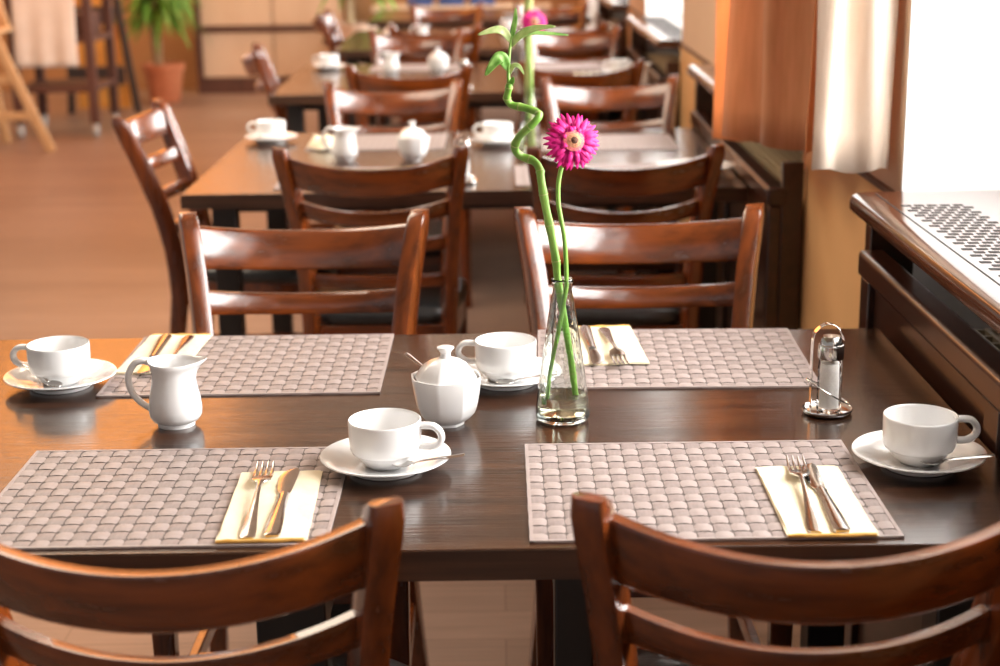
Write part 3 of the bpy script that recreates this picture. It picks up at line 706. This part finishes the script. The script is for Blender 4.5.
def gerbera_fn(label):
    t = thing('gerbera', label, 'flower')
    o0 = Vector((.0795, 1.98, .7502))
    pts = [(.0580, 1.972, .7740), (.0630, 1.975, .818), (.0740, 1.970, .8725), (.0806, 1.9695, .9129), (.0845, 1.9715, .9369), (.0823, 1.970, .9926), (.0771, 1.972, 1.0254), (.0744, 1.972, 1.0437), (.0751, 1.974, 1.0709), (.0815, 1.978, 1.0952), (.0905, 1.976, 1.112)]
    P = smooth_path([Vector(p) - o0 for p in pts], 6)
    b = MB(); b.tube(P, [.0029] * (len(P) - 3) + [.0032, .0038, .0044], 12); b.build('stem', 'stem', t, ang=70)
    c = Vector((.0922, 1.968, 1.1215)) - o0
    Rm = Euler((R(72), 0, R(14))).to_matrix()     # flower faces the camera, a little to the right
    def petals(n, r0, r1, w, lift, seed, m, name):
        rr = random.Random(seed); b = MB()
        for k in range(n):
            a = k / n * 2 * PI + rr.uniform(-.05, .05); L_ = r1 * rr.uniform(.9, 1.05); lf = lift * rr.uniform(.6, 1.4); rings = []
            for i in range(8):
                u = i / 7; rad = lerp(r0, L_, u); ww = w * (.35 + .65 * math.sin(PI * (u * .62 + .18))) * (1 if u < .8 else .75 if u < .9 else .3)
                zz = lf * math.sin(u * PI * .8) - .004 * u * u
                d = Vector((math.cos(a), math.sin(a), 0)); sd = Vector((-d.y, d.x, 0))
                rings.append([c + Rm @ (d * rad + sd * ww * s + Vector((0, 0, zz - .0005 * (1 - s * s)))) for s in (-1, 0, 1)])
            b.ring_loft(rings, closed=False, caps=False)
        return b.build(name, m, t, solid=.0003, ang=80)
    petals(34, .006, .0368, .0034, .0030, 3, 'petal', 'outer_petals'); petals(30, .006, .0328, .0032, .0058, 5, 'petal', 'middle_petals')
    petals(26, .005, .0215, .0026, .0080, 9, 'petal', 'inner_petals')
    def disc(r, z, h, m, name, n=28):
        b = MB(); rings = []
        for q in range(6):
            u = q / 5; rings.append([c + Rm @ Vector((r * (1 - u) * math.cos(a), r * (1 - u) * math.sin(a), z + h * math.sin(u * PI / 2))) if u < 1 else c + Rm @ Vector((1e-5 * math.cos(a), 1e-5 * math.sin(a), z + h)) for a in [i / n * 2 * PI for i in range(n)]])
        b.ring_loft(rings); return b.build(name, m, t, ang=60)
    disc(.0138, .0070, .0035, 'petal_in', 'floret_ring'); disc(.0098, .0085, .0030, 'floret', 'floret_disc'); disc(.0050, .0104, .0022, 'core', 'flower_eye')
    disc(.009, -.004, -.004, 'stem', 'calyx')
    return t
GER = Proto(gerbera_fn)
GER((.0795, 1.98, .7502), 0, 'bright magenta gerbera with long green stem in the front vase', 'magenta gerberas')

# ------------------------------------------------------------------ cruet
def stand_fn(label):
    t = thing('cruet_stand', label, 'cruet stand')
    b = MB(); b.lathe([(0, .002), (.020, .002), (.024, .0), (.031, .002), (.0325, .006), (.0318, .0075), (.030, .006), (.024, .004), (0, .004)], 40, mod=lambda a, z: 1 + .05 * math.cos(2 * a)); b.build('dish', 'chrome', t, ang=60)
    b = MB()
    P = smooth_path([(-.020, .010, .005), (-.0205, .010, .05), (-.0200, .010, .100), (-.0150, .009, .113), (-.004, .007, .1215), (.009, .005, .1185), (.0175, .003, .107), (.0195, .002, .100)], 6)
    rings = []
    for i, p in enumerate(P):
        tt = (P[min(i + 1, len(P) - 1)] - P[max(i - 1, 0)]).normalized(); sd = Vector((0, 1, 0)); nv = tt.cross(sd).normalized()
        rings.append([p + sd * .0045 + nv * .0006, p - sd * .0045 + nv * .0006, p - sd * .0045 - nv * .0006, p + sd * .0045 - nv * .0006])
    b.ring_loft(rings); b.build('loop_handle', 'chrome', t, bevel=.0003)
    b = MB(); n = 40
    b.tube([(.029 * math.cos(a) , .023 * math.sin(a), .030 - .018 * math.cos(a)) for a in [i / n * 2 * PI for i in range(n)]], .0011, 8, wrap=True); b.build('wire_ring', 'chrome', t, ang=80)
    return t
def shaker_fn(label):
    t = thing('salt_shaker', label, 'salt shaker')
    out = [(0, 0), (.0148, 0), (.0160, .002), (.0162, .010), (.0160, .045), (.0152, .050), (.0158, .054), (.0160, .062), (.0150, .070), (.0145, .074)]
    inn = [(.0130, .074), (.0135, .062), (.0138, .050), (.0142, .045), (.0145, .006), (0, .004)]
    b = MB(); b.lathe(out + inn, 40, mod=lambda a, z: 1 + .02 * math.cos(8 * a)); b.build('glass_body', 'pane', t, ang=60)
    b = MB(); b.lathe([(0, .0043), (.0142, .0063), (.0140, .044), (.0133, .056), (.0133, .066), (0, .067)], 32); b.build('salt', 'salt', t, ang=60)
    b = MB(); b.lathe([(0, .0745), (.0168, .0730), (.0172, .0750), (.0172, .0900), (.0168, .0915), (.0150, .0925), (.0142, .0985), (.0115, .1030), (0, .1042)], 40); b.build('cap', 'steel', t, ang=45)
    return t
STAND, SHAKER = Proto(stand_fn), Proto(shaker_fn)
STAND((.433, 1.990, TZ), R(6), 'chrome cruet stand with loop handle on the front table', 'cruet stands')
SHAKER((.4345, 1.987, TZ + .0045), 0, 'glass salt shaker with metal cap on the front table', 'salt shakers')

# ------------------------------------------------------------------ second table and beyond
def place_cup(x, y, a, lab):
    SAUCER((x, y, TZ + .0005), 0, 'white saucer ' + lab, GS); CUP((x, y, TZ + .0056), R(a), 'white coffee cup ' + lab, GC)
place_cup(-.682, 4.67, 175, 'at the left end of the second table')
place_cup(-.005, 4.55, 172, 'in the middle of the second table, left of the pale stems')
SUGAR((-.238, 4.28, TZ), R(14), 'blurred white sugar bowl with spoon on the second table', 'sugar bowls')
JUG((-.425, 4.29, TZ), R(-10), 'blurred white milk jug on the second table', 'milk jugs')
STAND((-.090, 3.88, TZ), R(6), 'blurred cruet stand at near edge of the second table, beside a chair post', 'cruet stands')
SHAKER((-.088, 3.877, TZ + .0045), 0, 'blurred salt shaker at near edge of the second table', 'salt shakers')
VASE((.085, 4.30, TZ), 0, 'blurred tapered glass vase on the second table, behind the bamboo', 'glass flower vases')
def thick_stems(label):
    t = thing('bamboo_stalk', label, 'bamboo stalk')
    b = MB(); P = smooth_path([(.004, 0, .03), (.0, 0, .12), (-.002, 0, .22), (.002, .004, .30), (-.006, .006, .38), (.004, 0, .44)], 6); b.tube(P, .011, 12); b.build('stalk', 'stem_node', t, ang=70)
    for k, (dx, dz) in enumerate(((-.05, .05), (.05, .04), (-.03, -.01), (.02, .07))):
        b = MB(); Q = smooth_path([(0, 0, .42), (dx * .4, 0, .42 + dz), (dx * .8, 0, .43 + dz * .9), (dx * 1.2, 0, .42 + dz * .6)], 5)
        b.ring_loft([[q + Vector((0, -w, 0)), q, q + Vector((0, w, -.001))] for q, w in zip(Q, [.002, .005, .008, .010, .010, .011, .011, .011, .010, .009, .008, .007, .005, .004, .003, .001])], closed=False, caps=False)
        b.build('leaf', 'leaf_pale', t, solid=.0004, ang=80)
    return t
o = thick_stems('blurred pale bamboo stalk in the vase of the second table'); o.location = (.085, 4.30, TZ)
g2 = GER((.085, 4.292, TZ - .004), 0, 'blurred magenta gerbera standing on the second table', 'magenta gerberas')
# open plate with folded paper at the right end, napkins
def plate_fn(label):
    b = MB(); b.lathe([(0, .003), (.045, .003), (.047, 0), (.052, 0), (.054, .004), (.080, .009), (.098, .017), (.0985, .019), (.096, .019), (.078, .012), (.055, .007), (0, .006)], 64)
    o = b.build('plate', 'porcelain', None, ang=50); return tag(o, label, 'plate')
def paper_fn(label):
    b = MB(); n = 14; rings = []
    for i in range(n):
        u = i / (n - 1); y = lerp(-.05, .05, u); h = .028 + .008 * math.sin(i * 1.7)
        rings.append([(-.045 + .006 * math.sin(i * 2.1), y, .001), (-.02, y, h), (-.004 + .005 * math.sin(i), y, h * .6), (.018, y, h * .95), (.045, y, .001)])
    b.ring_loft(rings, closed=True); o = b.build('crumpled_napkin', 'bread', None, ang=60); return tag(o, label, 'napkin')
PLATE, PAPER = Proto(plate_fn), Proto(paper_fn)
PLATE((.505, 3.985, TZ + .004), 0, 'white plate at the right end of the second table', 'white plates')
PAPER((-.498, 4.52, TZ + .004), R(30), 'cream folded napkin left of the jug on the second table', 'loose folded napkins')
PAPER((.350, 5.72 + .55, TZ + .004), R(80), 'cream folded napkin at near side of third table', 'loose folded napkins')
PAPER((.11, 8.12, TZ), R(80), 'pale folded napkin on the fourth table', 'loose folded napkins')
# third table
place_cup(-.745, 6.95, 175, 'at the far left of the third table')
place_cup(.50, 6.50, 175, 'at the right of the third table, by the wall')
SUGAR((-.255, 6.72, TZ), R(14), 'strongly blurred sugar bowl on the third table', 'sugar bowls')
JUG((-.455, 6.72, TZ), R(-10), 'strongly blurred milk jug on the third table', 'milk jugs')
STAND((-.135, 6.10, TZ), R(6), 'strongly blurred cruet stand at near edge of the third table', 'cruet stands')
SHAKER((-.133, 6.10, TZ + .0045), 0, 'strongly blurred salt shaker at near edge of the third table', 'salt shakers')
VASE((.085, 6.75, TZ), 0, 'strongly blurred glass vase on the third table', 'glass flower vases')
JUG((.545, 6.05, TZ), R(20), 'blurred white jug at the right end of the third table', 'milk jugs')
# fourth and fifth
place_cup(-.46, 8.12, 175, 'at near left of the fourth table'); place_cup(-.17, 8.35, 175, 'at the middle of the fourth table, above a chair post')
JUG((-.40, 8.40, TZ), R(-10), 'milk jug on the fourth table', 'milk jugs'); SUGAR((-.56, 8.30, TZ), 0, 'sugar bowl on the fourth table', 'sugar bowls')
PLATE((.34, 8.9, TZ), 0, 'white plate on the fourth table, right half', 'white plates'); PLATE((.33, 8.30, TZ), 0, 'white plate near the front edge of the fourth table', 'white plates')
SHAKER((.58, 8.1, TZ), 0, 'salt shaker by the wall on the fourth table', 'salt shakers')
place_cup(.06, 9.1, 0, 'at far side of the fourth table'); PLATE((.12, 10.4, TZ), 0, 'white plate on the farthest table', 'white plates'); place_cup(.45, 10.45, 0, 'on the farthest table')

# ------------------------------------------------------------------ left background
def bar(b, p, q, w, d, mi=0):
    p, q = Vector(p), Vector(q); t = (q - p).normalized(); a = Vector((0, 1, 0)); s = t.cross(a).normalized() * w / 2; u = s.cross(t).normalized() * d / 2
    b.ring_loft([[c - s - u, c + s - u, c + s + u, c - s + u] for c in (p, q)], mi=mi); return b
def high_chair():
    t = thing('high_chair', 'pale wooden high chair with slanted leg at the left edge', 'high chair', (-3.1, 9.75, 0))
    b = MB(); bar(b, (.30, 0, 0), (-.02, 0, .78), .055, .035); b.build('slanted_leg', 'lightwood', t, bevel=.004)
    b = MB(); bar(b, (-.45, 0, 0), (-.10, 0, .95), .05, .035); b.build('slanted_leg', 'lightwood', t, bevel=.004)
    b = MB(); bar(b, (-.10, .40, 0), (-.20, .40, .78), .05, .035); b.build('slanted_leg', 'lightwood', t, bevel=.004)
    b = MB(); bar(b, (-.60, .40, 0), (-.25, .40, .95), .05, .035); b.build('slanted_leg', 'lightwood', t, bevel=.004)
    for z, xa, xb in ((.20, -.36, .21), (.43, -.26, .12), (.66, -.18, .03)):
        b = MB(); b.box(xa, xb, -.01, .03, z, z + .05); b.build('crossbar', 'lightwood', t, bevel=.004)
    b = MB(); b.box(-.35, .00, -.02, .42, .72, .75); b.build('seat', 'lightwood', t, bevel=.01)
    for y in (0, .38): b = MB(); bar(b, (-.03, y, .74), (-.17, y, 1.25), .05, .035); b.build('backrest_post', 'lightwood', t, bevel=.004)
high_chair()
def trolley():
    t = thing('serving_trolley', 'dark wooden trolley on casters draped at the left', 'trolley', (-2.88, 10.4, 0))
    xs, ys = (-.30, .20), (0, .55)
    for x in xs:
        for y in ys:
            b = MB(); b.box(x - .03, x + .03, y - .025, y + .025, .09, 1.02); b.build('post', 'trolley', t, bevel=.004)
            b = MB(); b.lathe([(0, -.018), (.03, -.018), (.045, -.012), (.048, 0), (.045, .012), (.03, .018), (0, .018)], 24)
            b.v = [(x + p[2], y + p[0], .05 + p[1]) for p in b.v]; b.build('caster', 'rubber', t, ang=50)
    for z in (.30, .62, 1.0):
        b = MB(); b.box(-.32, .22, -.02, .57, z, z + .035); b.build('shelf', 'trolley', t, bevel=.004)
    b = MB(); b.box(-.26, .16, .02, .5, .66, .80); b.build('drawer_box', 'trolley', t, bevel=.004)
trolley()
def towel():
    b = MB(); rows = []
    for k in range(24):
        u = k / 23
        row = []
        for i in range(22):
            v = i / 21; x = lerp(-.28, .13, v)
            if u < .35: y, z = lerp(.45, -.035, u / .35), 1.047
            else: y, z = -.040 - .012 * math.sin(v * 17) * (u - .35), lerp(1.043, .47, (u - .35) / .65)
            row.append((x + .006 * math.sin(u * 5), y, z + (.004 * math.sin(v * 9) if u < .35 else 0)))
        rows.append(row)
    b.ring_loft(rows, closed=False, caps=False); o = b.build('table_linen', 'towel', None, solid=.004, ang=70); o.location = (-2.88, 10.4, 0)
    tag(o, 'white linen cloth draped over the dark wooden trolley', 'cloth')
towel()
def side_frame():
    t = thing('board_stand', 'dark frame stand holding orange boards beside the trolley', 'stand', (-2.82, 11.75, 0))
    b = MB(); bar(b, (.12, 0, 0), (-.05, 0, 1.35), .05, .04); b.build('slanted_leg', 'ladder', t, bevel=.004)
    b = MB(); bar(b, (-.38, 0, 0), (-.30, 0, 1.35), .05, .04); b.build('slanted_leg', 'ladder', t, bevel=.004)
    b = MB(); bar(b, (-.10, .45, 0), (-.14, .06, 1.32), .05, .04); b.build('rear_leg', 'ladder', t, bevel=.004)
    for z in (.22, .66): b = MB(); b.box(-.35, .04 - (z - .2) * .1, -.022, .022, z, z + .12); b.build('crossbar', 'ladder', t, bevel=.004)
    for z0, z1, x1 in ((.0+.03, .20, .06), (.35, .65, .015), (.79, 1.2, -.04)): b = MB(); b.box(-.33, x1, .025, .045, z0, z1); b.build('orange_board', 'board', t, bevel=.003)
side_frame()

def potted(label, x, y, pr, ph, pm, seed, n, hgt, spread, zc, tall=0.):
    t = thing('potted_plant', label, 'plant', (x, y, 0))
    b = MB(); b.lathe([(0, .0), (pr * .70, 0), (pr * .74, .02), (pr * .95, ph * .82), (pr * .96, ph * .83), (pr * 1.04, ph * .84), (pr * 1.05, ph), (pr * .97, ph), (pr * .93, ph * .9), (0, ph * .9)], 40); b.build('pot', pm, t, ang=40)
    b = MB(); b.lathe([(0, ph * .9), (pr * .92, ph * .9), (pr * .9, ph * .93), (0, ph * .95)], 24); b.build('soil', 'soil', t)
    b = MB(); rr = random.Random(seed)
    for k in range(3):
        dx, dy = rr.uniform(-.06, .06), rr.uniform(-.06, .06); b.tube([(dx, dy, ph * .9), (dx * 1.3, dy * 1.2, lerp(ph, zc, .6)), (dx * 2, dy * 2, zc)], .022, 10)
    b.build('canes', 'trunk', t, ang=60)
    b = MB()
    for k in range(n):
        a = rr.uniform(0, 2 * PI); el = rr.uniform(-.5, 1.3); L_ = rr.uniform(.5, 1) * spread; z0 = zc + rr.uniform(-.25, .45) * hgt
        d = Vector((math.cos(a) * math.cos(el), math.sin(a) * math.cos(el), math.sin(el))); p = Vector((rr.uniform(-.08, .08), rr.uniform(-.08, .08), z0)); sd = Vector((-math.sin(a), math.cos(a), 0)); rings = []
        for i in range(7):
            u = i / 6; q = p + d * L_ * u + Vector((0, 0, -1)) * (L_ * .75 * u * u); w = .032 * math.sin(PI * (u * .9 + .07))
            rings.append([q - sd * w, q + Vector((0, 0, -.006)), q + sd * w])
        b.ring_loft(rings, closed=False, caps=False)
    b.build('leaves', 'plant', t, ang=80)
potted('green leafy plant in a terracotta pot at the back left', -2.64, 12.45, .160, .30, 'terra', 4, 210, .55, .40, .88)
potted('green leafy plant in a pale pot behind the third table', -1.07, 12.0, .16, .62, 'pale_pot', 8, 130, .45, .36, 1.08)

def cabinet():
    t = thing('wall_cabinet', 'long low cream-fronted cabinet against the back wall', 'cabinet', (-1.85, 13.15, 0))
    b = MB(); b.box(-.62, -.575, -.20, .24, 0, 1.20); b.box(.60, .645, -.20, .24, 0, 1.20); b.box(-.575, .60, -.20, .24, 0, .13); b.box(-.575, .60, -.20, .24, .50, .545); b.box(-.575, .60, -.20, .24, 1.16, 1.20)
    b.build('frame', 'trolley', t, bevel=.004)
    for z0, z1 in ((.135, .495), (.55, 1.155)):
        for x0, x1 in ((-.57, .01), (.02, .595)): b = MB(); b.box(x0, x1, -.185, -.16, z0, z1); b.build('door_panel', 'cream', t, bevel=.003)
cabinet()
def counter():
    t = thing('sideboard', 'blurred sideboard with pale top behind the farthest table', 'sideboard', (-.35, 12.9, 0))
    b = MB(); b.box(-.62, .75, -.25, .25, 0, .66); b.build('body', 'trolley', t, bevel=.004)
    b = MB(); b.box(-.65, .78, -.28, .27, .66, .70); b.build('top', 'cream', t, bevel=.004)
    for k in range(3): b = MB(); b.box(-.60 + k * .45, -.18 + k * .45, -.262, -.25, .06, .62); b.build('door_panel', 'cover', t, bevel=.003)
    def blue_fn(label):
        b = MB(); b.box(-.10, .10, -.14, .14, 0, .05); b.box(-.097, .095, -.137, .137, .051, .10); b.box(-.10, .10, -.14, .14, .101, .15)
        o = b.build('folded_tablecloth', 'blue', None, bevel=.012, seg=3); return tag(o, label, 'tablecloth')
    BL = Proto(blue_fn)
    for k, l in enumerate(('leftmost', 'middle', 'rightmost')): BL((-.62 + k * .25, 12.85, .7005), 0, l + ' stack of dark blue folded cloths on the sideboard', 'blue cloths on the sideboard')
counter()

# ------------------------------------------------------------------ lights
def area(name, loc, rot, sx, sy, power, col=(1, 1, 1)):
    l = bpy.data.lights.new(name, 'AREA'); l.shape = 'RECTANGLE'; l.size = sx; l.size_y = sy; l.energy = power; l.color = col
    o = bpy.data.objects.new(name, l); COL.objects.link(o); o.location = loc; o.rotation_euler = rot; return o
for i, (y0, y1) in enumerate(bays):
    area('daylight_%d' % i, (1.45, (y0 + y1) / 2, 1.75), (0, R(90), 0), 1.7, 1.5, 60 if i == 0 else 165, (1, .97, .94))
# warm ceiling lamp over the aisle on the left and an added warm fill on the back wall
area('aisle_lamp', (-2.4, 8.9, 2.80), (0, 0, 0), 1.7, 3.2, 88, (1, .33, .06))
for k, (x, y, p) in enumerate(((-2.2, 4.4, 125), (-1.2, 12.2, 35))): area('fill_light_%d' % k, (x, y, 2.8), (0, 0, 0), 2.4, 2.4, p, (1, .84, .66))  # added fill lights without fixtures, brightening curtain and wainscot
area('wall_fill', (-3.0, 12.7, 2.7), (R(35), 0, 0), 1.6, .3, 60, (1, .55, .25))
w = bpy.data.worlds.new('daylight'); S.world = w; w.use_nodes = True
bg = w.node_tree.nodes['Background']; bg.inputs[0].default_value = (1, .97, .94, 1); bg.inputs[1].default_value = .42

# ------------------------------------------------------------------ camera
cam = bpy.data.cameras.new('camera'); co = bpy.data.objects.new('camera', cam); COL.objects.link(co); S.camera = co
th, yaw, roll = R(15), R(-.07), R(-.785)
f = Vector((math.sin(yaw) * math.cos(th), math.cos(yaw) * math.cos(th), -math.sin(th)))
r = Vector((math.cos(yaw), -math.sin(yaw), 0)); u = r.cross(f)
r2 = r * math.cos(roll) + u * math.sin(roll); u2 = -r * math.sin(roll) + u * math.cos(roll)
mw = Matrix((r2, u2, -f)).transposed().to_4x4(); mw.translation = Vector((0, 0, 1.40)); co.matrix_world = mw
cam.sensor_width = 36; cam.lens = 1563 / 1000 * 36; cam.clip_start = .05
cam.dof.use_dof = True; cam.dof.focus_distance = 2.0; cam.dof.aperture_fstop = 4.4
vs = S.view_settings; vs.view_transform = 'Standard'; vs.look = 'None'; vs.gamma = 1; vs.exposure = .02; vs.use_curve_mapping = False
